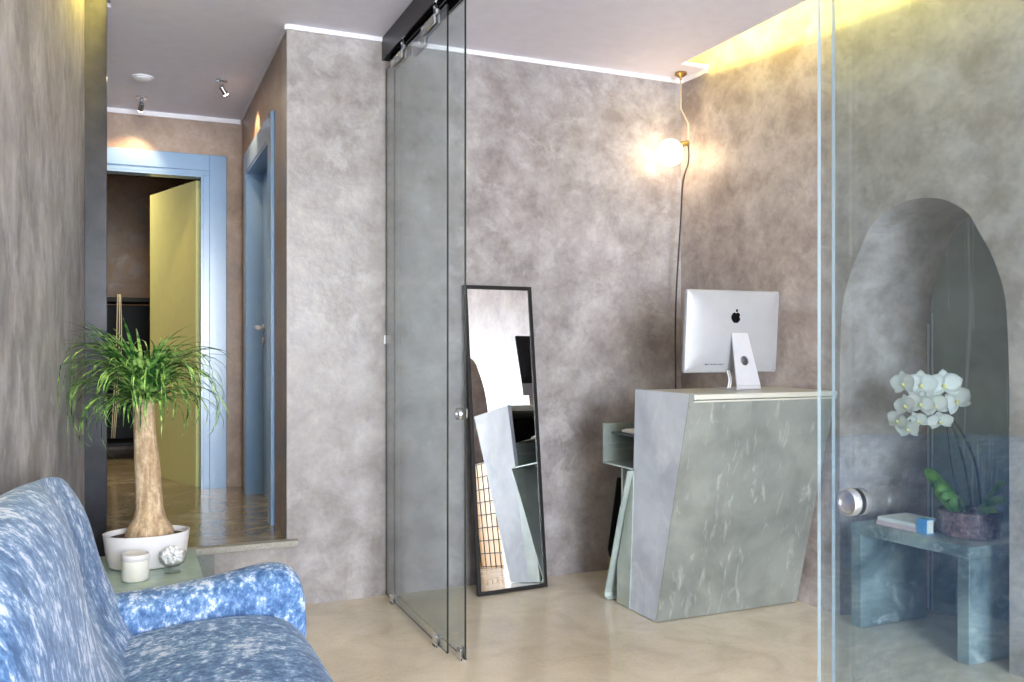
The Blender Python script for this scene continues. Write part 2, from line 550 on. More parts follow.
# far door: blue casing, leaf swung open into the dark room
bm = bmesh.new()
def casing_far(bm):
    y0, y1 = HY1 - .022, HY1
    box(bm, FX1 + .04, FX1 + .15, y0, y1, HZ(HY1), FZ + .138, .003)
    box(bm, FX1 - .0, FX1 + .045, y0 + .010, y1, HZ(HY1), FZ + .0, .002)
    box(bm, FX0 - .15, FX0, y0, y1, HZ(HY1), FZ + .138, .003)
    box(bm, FX0, FX1 + .04, y0, y1, FZ + .03, FZ + .138, .003)
    box(bm, FX0, FX1 + .04, y0 + .010, y1, FZ - .0, FZ + .032, .002)
    box(bm, FX1 - .014, FX1, HY1 - .012, HY1 + .1, HZ(HY1), FZ - .014)           # jamb linings
    box(bm, FX0, FX0 + .014, HY1 - .012, HY1 + .1, HZ(HY1), FZ - .014)
    box(bm, FX0, FX1, HY1 - .012, HY1 + .1, FZ - .014, FZ)
casing_far(bm)
door1 = struct('door_1', bm, 'blue_paint')
hx, hy = 0.440, 6.455
ang = math.atan2(7.30 - hy, 0.145 - hx)
bm = B(0, 0.84, -.022, .022, 0.305, FZ - .02, .002)
bmesh.ops.rotate(bm, verts=bm.verts[:], cent=(0, 0, 0), matrix=Matrix.Rotation(ang, 3, 'Z'))
bmesh.ops.translate(bm, verts=bm.verts[:], vec=(hx, hy, 0))
obj('leaf', bm, 'yellow_paint', door1)
# side door in the right hall wall
bm = bmesh.new()
x0 = HX1 - .02
box(bm, x0, HX1, DY1, DY1 + .12, HZ(6), DZ + .13, .003)
box(bm, x0, HX1, DY0 - .12, DY0, HZ(4.9), DZ + .13, .003)
box(bm, x0, HX1, DY0, DY1, DZ, DZ + .13, .003)
box(bm, x0 + .004, HX1 + .13, DY1 - .015, DY1, HZ(6), DZ)
box(bm, x0 + .004, HX1 + .13, DY0, DY0 + .015, HZ(5), DZ)
box(bm, x0 + .004, HX1 + .13, DY0, DY1, DZ - .015, DZ)
door2 = struct('door_2', bm, 'blue_paint')
lf = obj('leaf', B(HX1 + .085, HX1 + .125, DY0 + .016, DY1 - .016, HZ(5.9) + .006, DZ - .016, .002), 'blue_paint', door2)
bm = bmesh.new()
hz = 1.405
disc_tube(bm, (HX1 + .080, 5.90, hz), (1, 0, 0), .024, .006, 20, .002)
disc_tube(bm, (HX1 + .062, 5.90, hz), (1, 0, 0), .010, .022, 14)
tube(bm, [(HX1 + .035, 5.905, hz), (HX1 + .035, 5.86, hz), (HX1 + .036, 5.79, hz)], .014, 12)
disc_tube(bm, (HX1 + .080, 5.90, hz - .085), (1, 0, 0), .024, .006, 20, .002)
obj('handle', bm, 'white_aluminium', lf, True, angle=40)

# dark room beyond
bm = bmesh.new()
box(bm, -1.6, 1.1, 9.2, 9.3, .2, 3.0)
box(bm, -1.6, -1.5, HY1 + .1, 9.2, .2, 3.0)
box(bm, 0.85, 0.95, HY1 + .1, 9.2, .2, 3.0)
box(bm, -1.6, HX0, HY1, HY1 + .1, .2, 3.0)
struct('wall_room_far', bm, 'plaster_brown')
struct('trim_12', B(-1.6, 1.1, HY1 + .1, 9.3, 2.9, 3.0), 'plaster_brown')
rl = lamp('room_lamp', 'AREA', (-0.45, 7.4, 2.85), 24, (1.0, 0.84, 0.54), shape='DISK', size=0.6, spread=R(150))

cab = thing('cabinet', 'dark open cabinet standing in the dim room past the yellow door', 'cabinet', (-0.15, 8.55, .30))
bm = bmesh.new()
for x in (-0.55, 0.32): box(bm, x - .02, x + .02, 8.3, 8.75, .42, 1.66)
box(bm, -0.55, .32, 8.72, 8.75, .44, 1.65)
obj('carcass', bm, 'black_lacquer', cab)
obj('top', B(-.60, .37, 8.27, 8.76, 1.66, 1.70, .004), 'black_lacquer', cab)
for z in (.42, .85, 1.26): obj('shelf', B(-.53, .30, 8.31, 8.72, z, z + .03), 'black_lacquer', cab)
for x in (-.53, .30):
    for y in (8.34, 8.70): obj('leg', B(x - .02, x + .02, y - .02, y + .02, .30, .42), 'black_lacquer', cab)

bm = bmesh.new()
for dx, dy in ((0, 0), (.022, .01), (.04, -.004)):
    tube(bm, smooth_path([(-.092 + dx * .5, 8.33, 1.7065), (-.092 + dx * .5, 8.275, 1.7065), (-.092 + dx * .6, 8.255, 1.68), (-.105 + dx, 8.250 + dy * .3, 1.2), (-.140 + dx * .6, 8.250 + dy * .3, .50)], 4), .0045, 6)
tag(obj('hanging_cord', bm, 'cord_pale', smooth=True), 'pale cords hanging over the front of the dark cabinet beyond the far door', 'cord')

# ------------------------------------------------------------------ lights of the place
# cove strips on top of the ceiling slab, hidden from the room by the slab
cv = thing('cove_light', 'yellow strip light in the ceiling slot along the right wall', 'strip light', (2.74, 3.2, ZC + .02))
obj('diffuser', B(2.715, 2.765, 2.3, 4.15, ZC + .030, ZC + .06, .004), 'cove_glow', cv)
obj('base', B(2.71, 2.77, 2.28, 4.17, ZC + .02, ZC + .030), 'trim_white', cv)
cv = thing('cove_light', 'yellow strip light in the ceiling slot along the left wall', 'strip light', (wl(2) + .16, 2.0, ZC + .02))
o = wl(3) + .18
bm = bmesh.new(); prism(bm, [(wl(0) + .110, 0.0), (wl(4.3) + .110, 4.3), (wl(4.3) + .150, 4.3), (wl(0) + .150, 0.0)], 'z', ZC + .052, ZC + .09)
obj('diffuser', bm, 'cove_glow_soft', cv)
bm = bmesh.new(); prism(bm, [(wl(0) + .108, -.02), (wl(4.3) + .108, 4.32), (wl(4.3) + .155, 4.32), (wl(0) + .155, -.02)], 'z', ZC + .02, ZC + .052)
obj('base', bm, 'trim_white', cv)

# pendant globe bulb near the corner, flex trailing down behind the desk
pl = thing('pendant_lamp', 'bare glowing globe bulb on a thin flex hung near the room corner', 'lamp', (2.947, 4.34, ZC))
obj('ceiling_rose', lathe(bmesh.new(), [(.034, ZC), (.036, ZC - .012), (.022, ZC - .022), (.008, ZC - .03), (.006, ZC - .045)], 2.947, 4.34, 24), 'brass', pl, True, angle=50)
BX, BY, BZ = 2.868, 4.335, 2.405
obj('cord', tube(bmesh.new(), [(2.947, 4.34, ZC - .04), (2.947, 4.34, 2.67), (2.985, 4.32, 2.58), (2.985, 4.32, 2.46)], .0045, 8), 'cord_pale', pl, True)
obj('cord', tube(bmesh.new(), smooth_path([(2.985, 4.32, 2.46), (2.985, 4.32, 2.36), (2.955, 4.33, 2.24), (2.945, 4.34, 2.0), (2.925, 4.36, 1.5), (2.93, 4.37, 0.9), (2.92, 4.38, .04)], 5), .005, 8), 'cord_dark', pl, True)
obj('socket', tube(bmesh.new(), [(2.985, 4.32, 2.47), (2.95, 4.325, 2.46), (2.93, 4.33, 2.445)], .016, 14), 'brass', pl, True, angle=50)
bm = bmesh.new()
bmesh.ops.create_uvsphere(bm, u_segments=32, v_segments=20, radius=.078, matrix=Matrix.Translation((BX, BY, BZ)))
obj('bulb', bm, 'bulb_glow', pl, True)

# hall ceiling fittings
def spot(x, y, tilt, label):
    z = HC(y)
    s = thing('ceiling_spotlight', label, 'spotlight', (x, y, z), 'hall ceiling spotlights')
    obj('base', lathe(bmesh.new(), [(.034, z + .002), (.034, z - .010), (.012, z - .014), (.012, z - .03)], x, y, 20), 'chrome', s, True, angle=40)
    d = Vector(tilt).normalized()
    c = Vector((x, y, z - .045)) + d * .02
    obj('can', disc_tube(bmesh.new(), c, d, .018, .026, 20, .003), 'chrome', s, True, angle=40)
    obj('lens', disc_tube(bmesh.new(), c + d * .0275, d, .014, .002, 20), 'spot_glow', s)
    l = lamp('spot_beam', 'SPOT', c + d * .05, 18, (1.0, 0.64, 0.32), spot_size=R(75), spot_blend=.6, shadow_soft_size=.02)
    l.rotation_euler = d.to_track_quat('-Z', 'Y').to_euler()
    return s
spot(.07, 6.02, (-.15, .62, -.8), 'small chrome ceiling spotlight turned on the wall above the far blue door')
spot(.50, 5.48, (.55, .25, -.8), 'small chrome ceiling spotlight nearer the side door of the hall')
z = HC(5.6)
sd = thing('ceiling_disc', 'flat round white fitting on the hall ceiling', 'ceiling fitting', (.07, 5.6, z))
obj('cover', lathe(bmesh.new(), [(.052, z + .002), (.05, z - .012), (.036, z - .020), (.02, z - .022)], .07, 5.6, 32), 'white_plastic', sd, True, angle=40)
hl = lamp('hall_fill', 'AREA', (.07, 5.6, z - .03), 5.5, (1.0, 0.82, 0.60), shape='DISK', size=.08)  # fill added below the disc to brighten the dim hall
obj('rim', lathe(bmesh.new(), [(.060, z + .002), (.060, z - .006), (.050, z - .008)], .07, 5.6, 32), 'trim_white', sd, True, angle=40)

# ------------------------------------------------------------------ sliding glass partition
tr = thing('sliding_track', 'black box track for the glass doors fixed along the ceiling', 'track', (1.24, 2.0, 2.762))
bm = bmesh.new()
box(bm, 1.186, 1.192, -1.4, 4.455, 2.762, ZC - .003)
box(bm, 1.282, 1.288, -1.4, 4.455, 2.762, ZC - .003)
box(bm, 1.192, 1.282, -1.4, 4.455, ZC - .012, ZC - .003)
box(bm, 1.233, 1.239, -1.4, 4.455, 2.775, ZC - .012)
bmesh.ops.translate(bm, verts=bm.verts[:], vec=(.009, 0, 0))
obj('housing', bm, 'track_black', tr)
obj('end_cap', B(1.195, 1.297, 4.455, 4.4595, 2.762, ZC - .003), 'track_black', tr)
obj('end_cap', B(1.195, 1.297, -1.405, -1.4, 2.762, ZC - .003), 'track_black', tr)

def pane_bm(x, y0, y1, z0, z1, th=.008):
    bm = bmesh.new()
    box(bm, x - th / 2, x + th / 2, y0, y1, z0, z1)
    for f in bm.faces:
        f.normal_update()
        if abs(f.normal.x) < .5: f.material_index = 1
    return bm

def pull(x, y, z, parent):
    h = None
    bm = bmesh.new()
    for s in (-1, 1):
        prof = [(.0245, .005), (.0245, .017), (.0225, .020), (.019, .019), (.016, .010), (.010, .007), (.0, .006)]
        rings = []
        for r, d in prof:
            rings.append([(x + s * d, y + max(r, .0004) * math.cos(2 * math.pi * j / 28), z + max(r, .0004) * math.sin(2 * math.pi * j / 28)) for j in range(28)])
        loft(bm, rings)
    return obj('finger_pull', bm, 'satin_steel', parent, True, angle=40)

def glass_door(x, y0, y1, label, edge, pull_y=None, hang=(), clips=()):
    g = thing('glass_door', label, 'glass door', (x, (y0 + y1) / 2, .012), 'sliding glass doors')
    obj('pane', pane_bm(x, y0, y1, .012, 2.715), ['door_glass_blue' if y0 < 1 else 'door_glass', edge], g)
    for y in hang:
        bm = B(x - .014, x - .0045, y - .095, y + .095, 2.682, 2.745, .002)
        box(bm, x + .0045, x + .014, y - .095, y + .095, 2.682, 2.745, .002)
        box(bm, x - .014, x + .014, y - .095, y + .095, 2.718, 2.745, .002)
        cl = obj('clamp_rail', bm, 'aluminium', g)
        bm = bmesh.new()
        for yy in (y - .085, ):
            disc_tube(bm, (x, yy, 2.775), (0, 0, 1), .006, .035, 12)
            disc_tube(bm, (x, yy, 2.752), (0, 0, 1), .013, .008, 6)
        for dy in (-.05, .05):
            disc_tube(bm, (x - .016, y + dy, 2.705), (1, 0, 0), .008, .003, 12)
        obj('hanger_bolt', bm, 'chrome', g, True, angle=40)
    if pull_y is not None:
        pull(x, pull_y, 1.012, g)
    for y in clips:
        bm = B(x - .016, x - .0045, y - .022, y + .022, .0, .05, .003)
        box(bm, x + .0045, x + .016, y - .022, y + .022, .0, .05, .003)
        box(bm, x - .016, x + .016, y - .022, y + .022, .0, .011)
        obj('bottom_clip', bm, 'chrome', g)
    return g
glass_door(1.215, 3.485, 4.44, 'sliding glass door at the back wall, the one on the sofa side of its pair', 'glass_edge', None, (4.22, 3.72), (4.30, 3.62))
glass_door(1.258, 3.390, 4.44, 'sliding glass door at the back wall, the one nearer the leaning mirror', 'glass_edge', 3.435, (4.0,), (3.43,))
glass_door(1.215, 0.40, 1.325, 'near glass door in front of the niche, its edge further left in the photo', 'glass_edge_lit', 1.235, (1.0, .6), ())
glass_door(1.258, 0.40, 1.333, 'near glass door in front of the niche, the pane behind the one with the round pull', 'glass_edge_lit', None, (1.05, .65), ())
bm = B(1.197, 1.276, .8, .9, 0, .011, .002)
tag(obj('floor_guide', bm, 'chrome'), 'low metal floor guide under the near glass doors', 'floor guide')
bm = B(1.200, 1.2095, 4.435, 4.459, 1.30, 1.345, .002)
tag(obj('wall_stop', bm, 'white_plastic'), 'small white stop on the back wall at the glass door edge', 'door stop')

# ------------------------------------------------------------------ leaning mirror
mi = thing('leaning_mirror', 'tall narrow black framed mirror leaning against the back wall', 'mirror', (1.848, 4.33, 0))
lean = math.atan2(.188, 1.615)
def leaned(bm):
    bmesh.ops.rotate(bm, verts=bm.verts[:], cent=(0, 0, 0), matrix=Matrix.Rotation(-lean, 3, 'X'))
    bmesh.ops.rotate(bm, verts=bm.verts[:], cent=(0, 0, 0), matrix=Matrix.Rotation(.060, 3, 'Z'))
    bmesh.ops.translate(bm, verts=bm.verts[:], vec=(1.846, 4.250, .0036))
    return bm
mw, mh, ft = .204, 1.622, .020
bm = bmesh.new()
box(bm, -mw, -mw + ft, -.003, .020, 0, mh, .002); box(bm, mw - ft, mw, -.003, .020, 0, mh, .002)
box(bm, -mw + ft, mw - ft, -.003, .020, 0, ft, .002); box(bm, -mw + ft, mw - ft, -.003, .020, mh - ft, mh, .002)
box(bm, -mw + ft - .001, mw - ft + .001, .010, .018, ft - .001, mh - ft + .001)
obj('frame', leaned(bm), 'frame_black', mi)
obj('glass', leaned(B(-mw + ft - .001, mw - ft + .001, .004, .008, ft - .001, mh - ft + .001)), 'mirror_glass', mi)

# ------------------------------------------------------------------ reception desk
DX0, DX1, DT = 2.25, 3.078, 1.08
dk = thing('reception_desk', 'angular zinc clad reception desk leaning forward beside the right wall', 'desk', (2.65, 3.6, 0))
fy = lambda z: 3.521 - (3.521 - 3.245) * z / DT
bm = P([(fy(0) - .003, 0.004), (fy(DT - .03) - .003, DT - .03), (fy(DT - .03), DT - .03), (fy(0), 0.004)], 'x', DX0, DX1)
prism(bm, [(fy(DT - .03) - .003, DT - .03), (fy(DT) - .003, DT), (fy(DT), DT), (fy(DT - .03), DT - .03)], 'x', DX0, DX0 + .024)
prism(bm, [(fy(0), 0.004), (fy(DT - .03), DT - .03), (fy(DT - .03) + .028, DT - .03), (fy(0) + .028, 0.004)], 'x', DX0 + .024, DX1)
obj('front_panel', bm, 'zinc_front', dk)
obj('end_panel', P([(fy(0), 0.004), (fy(DT), DT), (3.70, DT), (3.745, 0.004)], 'x', DX0, DX0 + .024), 'zinc_end', dk)
bm = bmesh.new()
box(bm, DX0 + .024, DX1 + .005, 3.240, 3.70, DT - .026, DT - .002, .003)
box(bm, DX0 + .024, DX1 + .005, 3.244, 3.70, DT - .038, DT - .029, .002)
obj('counter_top', bm, 'zinc_top', dk)
bm = bmesh.new()      # black lined cubby open to the back
box(bm, DX0 + .024, DX1, 3.36, 3.70, .842, .85); box(bm, DX0 + .024, DX1, 3.345, 3.36, .842, DT - .04)
box(bm, DX0 + .024, DX0 + .03, 3.36, 3.70, .85, DT - .04); box(bm, DX1 - .006, DX1, 3.36, 3.70, .85, DT - .04)
obj('cubby', bm, 'black_lacquer', dk)
bm = bmesh.new()      # U shaped cable tray and work shelf
box(bm, DX0, DX1, 4.012, 4.020, .685, .890); box(bm, DX0, DX1, 3.705, 4.012, .685, .693); box(bm, DX0 + .03, DX1, 3.705, 3.713, .693, .84)
obj('tray', bm, 'zinc_tray', dk)
obj('shelf', B(DX0 + .045, DX1, 3.714, 4.011, .838, .846), 'dark_metal', dk)
bm = bmesh.new()      # slanted sheet with a curled foot
prof = [(3.722, .684), (3.80, .48), (3.88, .24), (3.935, .085), (3.955, .030), (3.950, .012), (3.925, .004)]
inn = [(y - .010, z_ + (.004 if z_ < .05 else 0)) for y, z_ in prof][::-1]
prism(bm, prof + inn, 'x', DX0 - .03, DX0 + .30)
obj('support_sheet', bm, 'zinc_sheet', dk)
obj('gusset', P([(3.748, .004), (3.870, .004), (3.866, .20), (3.785, .47), (3.716, .66), (3.712, .60)], 'x', DX0 - .004, DX0 + .006), 'zinc_sheet', dk)
obj('leg_panel', B(2.335, 2.62, 3.962, 3.978, .004, .684), 'zinc_pale', dk)
obj('rear_panel', P([(2.345, .60), (2.60, .60), (2.60, .19), (2.300, .19), (2.290, .23)], 'y', 4.032, 4.040), 'black_lacquer', dk)

bn = thing('waste_bin', 'black rounded bin under the desk, seen only in the mirror', 'bin', (2.44, 3.62, 0))
lathe_bm = lathe(bmesh.new(), [(.055, .002), (.062, .02), (.068, .24), (.062, .27), (.058, .262)], 2.44, 3.62, 28)
obj('bucket', lathe_bm, 'black_lacquer', bn, True, angle=50)
obj('rim', lathe(bmesh.new(), [(.063, .262), (.070, .266), (.070, .282), (.060, .284)], 2.44, 3.62, 28), 'dark_metal', bn, True, angle=50)

kb = thing('keyboard', 'slim white keyboard on the low shelf behind the zinc desk', 'keyboard', (2.52, 3.88, .846))
obj('body', B(2.32, 2.74, 3.82, 3.95, .8465, .862, .004), 'white_aluminium', kb)
bm = bmesh.new()
for i in range(14):
    for j in range(4):
        box(bm, 2.333 + i * .0285, 2.333 + i * .0285 + .024, 3.828 + j * .029, 3.828 + j * .029 + .024, .862, .865)
obj('keys', bm, 'white_plastic', kb)

# ------------------------------------------------------------------ all in one computer (seen from behind)
pc = thing('desktop_computer', 'silver all in one computer seen from behind on the zinc desk', 'computer', (2.71, 3.55, DT))
TILT = R(4)
def tilted(bm):
    bmesh.ops.rotate(bm, verts=bm.verts[:], cent=(0, 0, 0), matrix=Matrix.Rotation(TILT, 3, 'X'))
    bmesh.ops.translate(bm, verts=bm.verts[:], vec=(2.718, 3.572, 1.160))
    return bm
W2, H = .277, .404
def rrect(hw, h0, h1, r, y, n=5):
    pts = []
    for cx, cz, a0 in ((hw - r, h1 - r, 0), (-hw + r, h1 - r, 90), (-hw + r, h0 + r, 180), (hw - r, h0 + r, 270)):
        for k in range(n + 1):
            a = R(a0 + 90 * k / n)
            pts.append((cx + r * math.cos(a), y, cz + r * math.sin(a)))
    return pts
bm = bmesh.new()
loft(bm, [rrect(W2, 0, H, .012, .016), rrect(W2, 0, H, .012, .004), rrect(W2 - .004, .004, H - .004, .014, -.002), rrect(W2 - .03, .03, H - .03, .03, -.010), rrect(W2 - .10, .09, H - .09, .06, -.018), rrect(W2 - .18, .14, H - .14, .05, -.021)])
obj('back_shell', tilted(bm), 'aluminium', pc, True, angle=35)
sn = obj('screen', tilted(B(-W2 + .004, W2 - .004, .0162, .019, .078, H - .004)), 'black_screen', pc)
obj('chin', tilted(B(-W2 + .004, W2 - .004, .0162, .0185, .004, .076)), 'aluminium', pc)
# fruit emblem with a bite and a leaf
def emblem():
    pts = []
    N = 64
    for i in range(N):
        a = 2 * math.pi * i / N
        x_ = math.cos(a) * (1.0 + .05 * math.cos(2 * a)); z_ = math.sin(a)
        z_ = z_ * (1.02 if z_ > 0 else 1.12)
        if z_ > 0: z_ -= .30 * math.exp(-(x_ / .26) ** 2)
        else:
            z_ += .16 * math.exp(-(x_ / .22) ** 2); x_ *= 1 - .16 * (-z_) ** 2
        # bite on the right (seen from behind the screen)
        bx, bz, br = 1.22, .12, .46
        dd = math.hypot(x_ - bx, z_ - bz)
        if dd < br:
            k = br / dd
            x_, z_ = bx + (x_ - bx) * k, bz + (z_ - bz) * k
        pts.append((x_, z_))
    return pts
bm = bmesh.new()
S = .0265
def fan(bm, pts, cx, cz, yb, yf):
    n = len(pts)
    va = [bm.verts.new((p[0], yf, p[1])) for p in pts]; vb = [bm.verts.new((p[0], yb, p[1])) for p in pts]
    c = bm.verts.new((cx, yf, cz))
    for i in range(n):
        bm.faces.new((va[i], va[(i + 1) % n], c)); bm.faces.new((va[i], va[(i + 1) % n], vb[(i + 1) % n], vb[i]))
ez = .272
fan(bm, [(x_ * S, ez + z_ * S) for x_, z_ in emblem()], 0, ez, -.012, -.0222)
leaf = [(.04 + .28 * u + .17 * math.sin(math.pi * u) * sgn * .9, .98 + .55 * u - .06 * sgn * math.sin(math.pi * u) * 2) for u, sgn in [(0, 0), (.25, 1), (.5, 1), (.75, 1), (1, 0), (.75, -1), (.5, -1), (.25, -1)]]
fan(bm, [(x_ * S, ez + z_ * S) for x_, z_ in leaf], .18 * S, ez + 1.25 * S, -.012, -.0222)
obj('emblem', tilted(bm), 'black_screen', pc)
bm = bmesh.new()
for i, (x_, ww) in enumerate([(-.165, .016), (-.143, .004), (-.131, .008), (-.118, .008), (-.105, .008), (-.090, .005), (-.079, .010), (-.062, .006)]):
    box(bm, x_, x_ + ww, -.0125, -.007, .040, .0445)
obj('port', tilted(bm), 'dark_metal', pc)
# bent plate stand with a round cable hole, widening to its foot
def stand():
    bm = bmesh.new()
    top, bot = Vector((2.742, 3.540, 1.352)), Vector((2.740, 3.468, 1.098))
    n = 20
    e1 = Vector((1, 0, 0)); e2 = (bot - top)
    L = e2.length; e2 = e2 / L
    nrm = e1.cross(e2).normalized()
    if nrm.y > 0: nrm = -nrm
    th = .007
    hw0, hw1 = .047, .070
    hc, hr = .140, .024
    ring_o, ring_h = [], []
    for i in range(96):
        a = 2 * math.pi * i / 96
        dx, dz = math.cos(a), math.sin(a)
        # ray from hole centre to outline
        best = 1e9
        for s_ in (-1, 1):
            # side edge x = s*(hw0 + (hw1-hw0)*t/L)
            k = (hw1 - hw0) / L
            den = dx * s_ - k * dz
            if den > 1e-6: best = min(best, (hw0 + k * hc) / den)
        if dz > 1e-6: best = min(best, (L - hc) / dz)
        if dz < -1e-6: best = min(best, hc / -dz)
        ring_o.append(top + e1 * dx * best + e2 * (hc + dz * best))
        ring_h.append(top + e1 * dx * hr + e2 * (hc + dz * hr))
    f_o = [bm.verts.new(p + nrm * th) for p in ring_o]; f_h = [bm.verts.new(p + nrm * th) for p in ring_h]
    b_o = [bm.verts.new(p) for p in ring_o]; b_h = [bm.verts.new(p) for p in ring_h]
    for i in range(96):
        k = (i + 1) % 96
        bm.faces.new((f_o[i], f_o[k], f_h[k], f_h[i])); bm.faces.new((b_o[i], b_o[k], b_h[k], b_h[i]))
        bm.faces.new((f_o[i], f_o[k], b_o[k], b_o[i])); bm.faces.new((f_h[i], f_h[k], b_h[k], b_h[i]))
    # curved heel and foot plate running forward under the screen
    prof = [(y_ + .2, z_) for y_, z_ in [(3.2617, 1.0975), (3.2600, 1.088), (3.2640, 1.0808), (3.275, 1.0798), (3.42, 1.0798), (3.42, 1.0862), (3.277, 1.0868), (3.2705, 1.090), (3.2690, 1.0985)]]
    prism(bm, prof, 'x', 2.740 - hw1, 2.740 + hw1)
    box(bm, 2.735 - .036, 2.735 + .036, 3.532, 3.556, 1.31, 1.35, .003)
    return bm
obj('stand', stand(), 'white_aluminium', pc, True, angle=35)
bm = bmesh.new()
for dx in (0, .012):
    tube(bm, smooth_path([(2.69 + dx, 3.565, 1.17), (2.682 + dx, 3.54, 1.135), (2.666 + dx, 3.52, 1.108), (2.660 + dx, 3.52, 1.091), (2.67 + dx, 3.535, 1.0858), (2.69 + dx, 3.56, 1.0858)], 6), .0038, 10)
obj('power_cable', bm, 'white_plastic', pc, True)

# ------------------------------------------------------------------ niche: zinc sheet, bench, books, orchid
CY = 2.85
bm = bmesh.new()
pts = [(CY + SPLAY(a) * .985, max(.006, z_ * .992)) for a, z_ in ARC]
prism(bm, pts, 'x', XN - .014, XN - .002)
zs = tag(obj('zinc_sheet', skew(bm), 'zinc_niche'), 'streaked zinc sheet lining the back of the arched niche', 'metal sheet')
bm = bmesh.new()  # pale strips added to imitate the lit line along the sheet edge
box(bm, XN - .020, XN - .014, CY + SPLAY(.420) * .985 - .008, CY + SPLAY(.420) * .985, .006, 1.40)
box(bm, XN - .020, XN - .014, CY + SPLAY(.420) * .985 - .030, CY + SPLAY(.420) * .985 - .024, .006, 1.45)
obj('lit_edge', skew(bm), 'white_aluminium', zs)

be = thing('bench', 'low steel box bench standing in the arched niche', 'bench', (3.30, 2.84, 0))
bx0, bx1, by0, by1, bt = 2.960, 3.36, 2.546, 3.136, .478
obj('top', skew(B(bx0, bx1, by0, by1, bt - .05, bt, .003)), 'steel_bench', be)
obj('leg', skew(B(bx0, bx1, by0 + .001, by0 + .055, .001, bt - .05, .003)), 'steel_bench', be)
obj('leg', skew(B(bx0, bx1, by1 - .055, by1 - .001, .001, bt - .05, .003)), 'steel_bench', be)

def book(x0, x1, y0, y1, z0, th, cover, rot, name, label):
    b = thing(name, label, 'book', ((x0 + x1) / 2, (y0 + y1) / 2, z0), 'books on the bench')
    bm = B(x0 + .003, x1 - .003, y0 + .003, y1 - .003, z0 + .0025, z0 + th - .0025)
    obj('pages', bm, 'page_edge', b)
    bm = B(x0, x1, y0, y1, z0, z0 + .0025); box(bm, x0, x1, y0, y1, z0 + th - .0025, z0 + th); box(bm, x0, x0 + .003, y0, y1, z0 + .0025, z0 + th - .0025)
    obj('cover', bm, cover, b)
    b.rotation_euler = (0, 0, rot)
    return b
book(3.14, 3.34, 2.850, 3.060, bt, .020, 'paper_pink', R(5), 'book', 'lowest book on the bench, with a pinkish cover')
book(3.145, 3.335, 2.852, 3.056, bt + .020, .016, 'paper_white', R(4), 'book', 'white book lying on top of the pinkish one')
book(3.150, 3.20, 2.792, 2.842, bt, .062, 'paper_blue', R(4), 'book', 'small thick bright blue book between the white books and the orchid pot')

# orchid
ox, oy = 3.325, 2.725
orc = thing('orchid', 'white moth orchid in a dark wine coloured pot on the steel bench', 'plant', (ox, oy, bt))
obj('pot', lathe(bmesh.new(), [(.112, bt + .001), (.122, bt + .006), (.128, bt + .05), (.129, bt + .105), (.122, bt + .107), (.120, bt + .085)], ox, oy, 40), 'pot_wine', orc, True, angle=45)
obj('soil', lathe(bmesh.new(), [(.121, bt + .080), (.118, bt + .092), (.07, bt + .098), (.0, bt + .10)][:3], ox, oy, 32), 'soil', orc, True)
def oleaf(pts, wmax):
    pts = smooth_path(pts, 5)
    bm = bmesh.new(); n = len(pts); L, C, Rr = [], [], []
    for i, p in enumerate(pts):
        u = i / (n - 1)
        ww = wmax * (math.sin(math.pi * min(1, (u * .93 + .07))) ** .55) * .5 + .001
        d = (pts[min(i + 1, n - 1)] - pts[max(i - 1, 0)]).normalized()
        s_ = d.cross(Vector((-.83, -.55, .25))).normalized()
        up = s_.cross(d).normalized()
        L.append(p - s_ * ww + up * ww * .35); C.append(p); Rr.append(p + s_ * ww + up * ww * .35)
    lo = [[bm.verts.new(q) for q in row] for row in zip(L, C, Rr)]
    for a, b_ in zip(lo, lo[1:]):
        bm.faces.new((a[0], a[1], b_[1], b_[0])); bm.faces.new((a[1], a[2], b_[2], b_[1]))
    r = bmesh.ops.solidify(bm, geom=bm.faces[:], thickness=.003)
    return bm
zr = bt + .092
for pts, ww in [([(ox - .03, oy + .04, zr), (ox - .05, oy + .09, zr + .09), (ox - .06, oy + .14, zr + .15), (ox - .05, oy + .17, zr + .175)], .052),
                ([(ox - .04, oy + .02, zr), (ox - .07, oy + .05, zr + .07), (ox - .085, oy + .075, zr + .11), (ox - .09, oy + .10, zr + .11)], .070),
                ([(ox - .02, oy + .01, zr), (ox - .05, oy + .02, zr + .045), (ox - .09, oy + .03, zr + .075), (ox - .11, oy + .03, zr + .06)], .050),
                ([(ox + .02, oy - .03, zr), (ox + .03, oy - .07, zr + .045), (ox + .04, oy - .12, zr + .075), (ox + .04, oy - .155, zr + .075)], .036),
                ([(ox + .03, oy - .03, zr), (ox + .05, oy - .07, zr + .09), (ox + .06, oy - .10, zr + .13), (ox + .06, oy - .125, zr + .15)], .022),
                ([(ox - .0, oy - .04, zr), (ox - .01, oy - .08, zr + .02), (ox - .02, oy - .125, zr + .035), (ox - .02, oy - .15, zr + .03)], .030)]:
    obj('leaf', oleaf(pts, ww), 'orchid_leaf', orc, True)
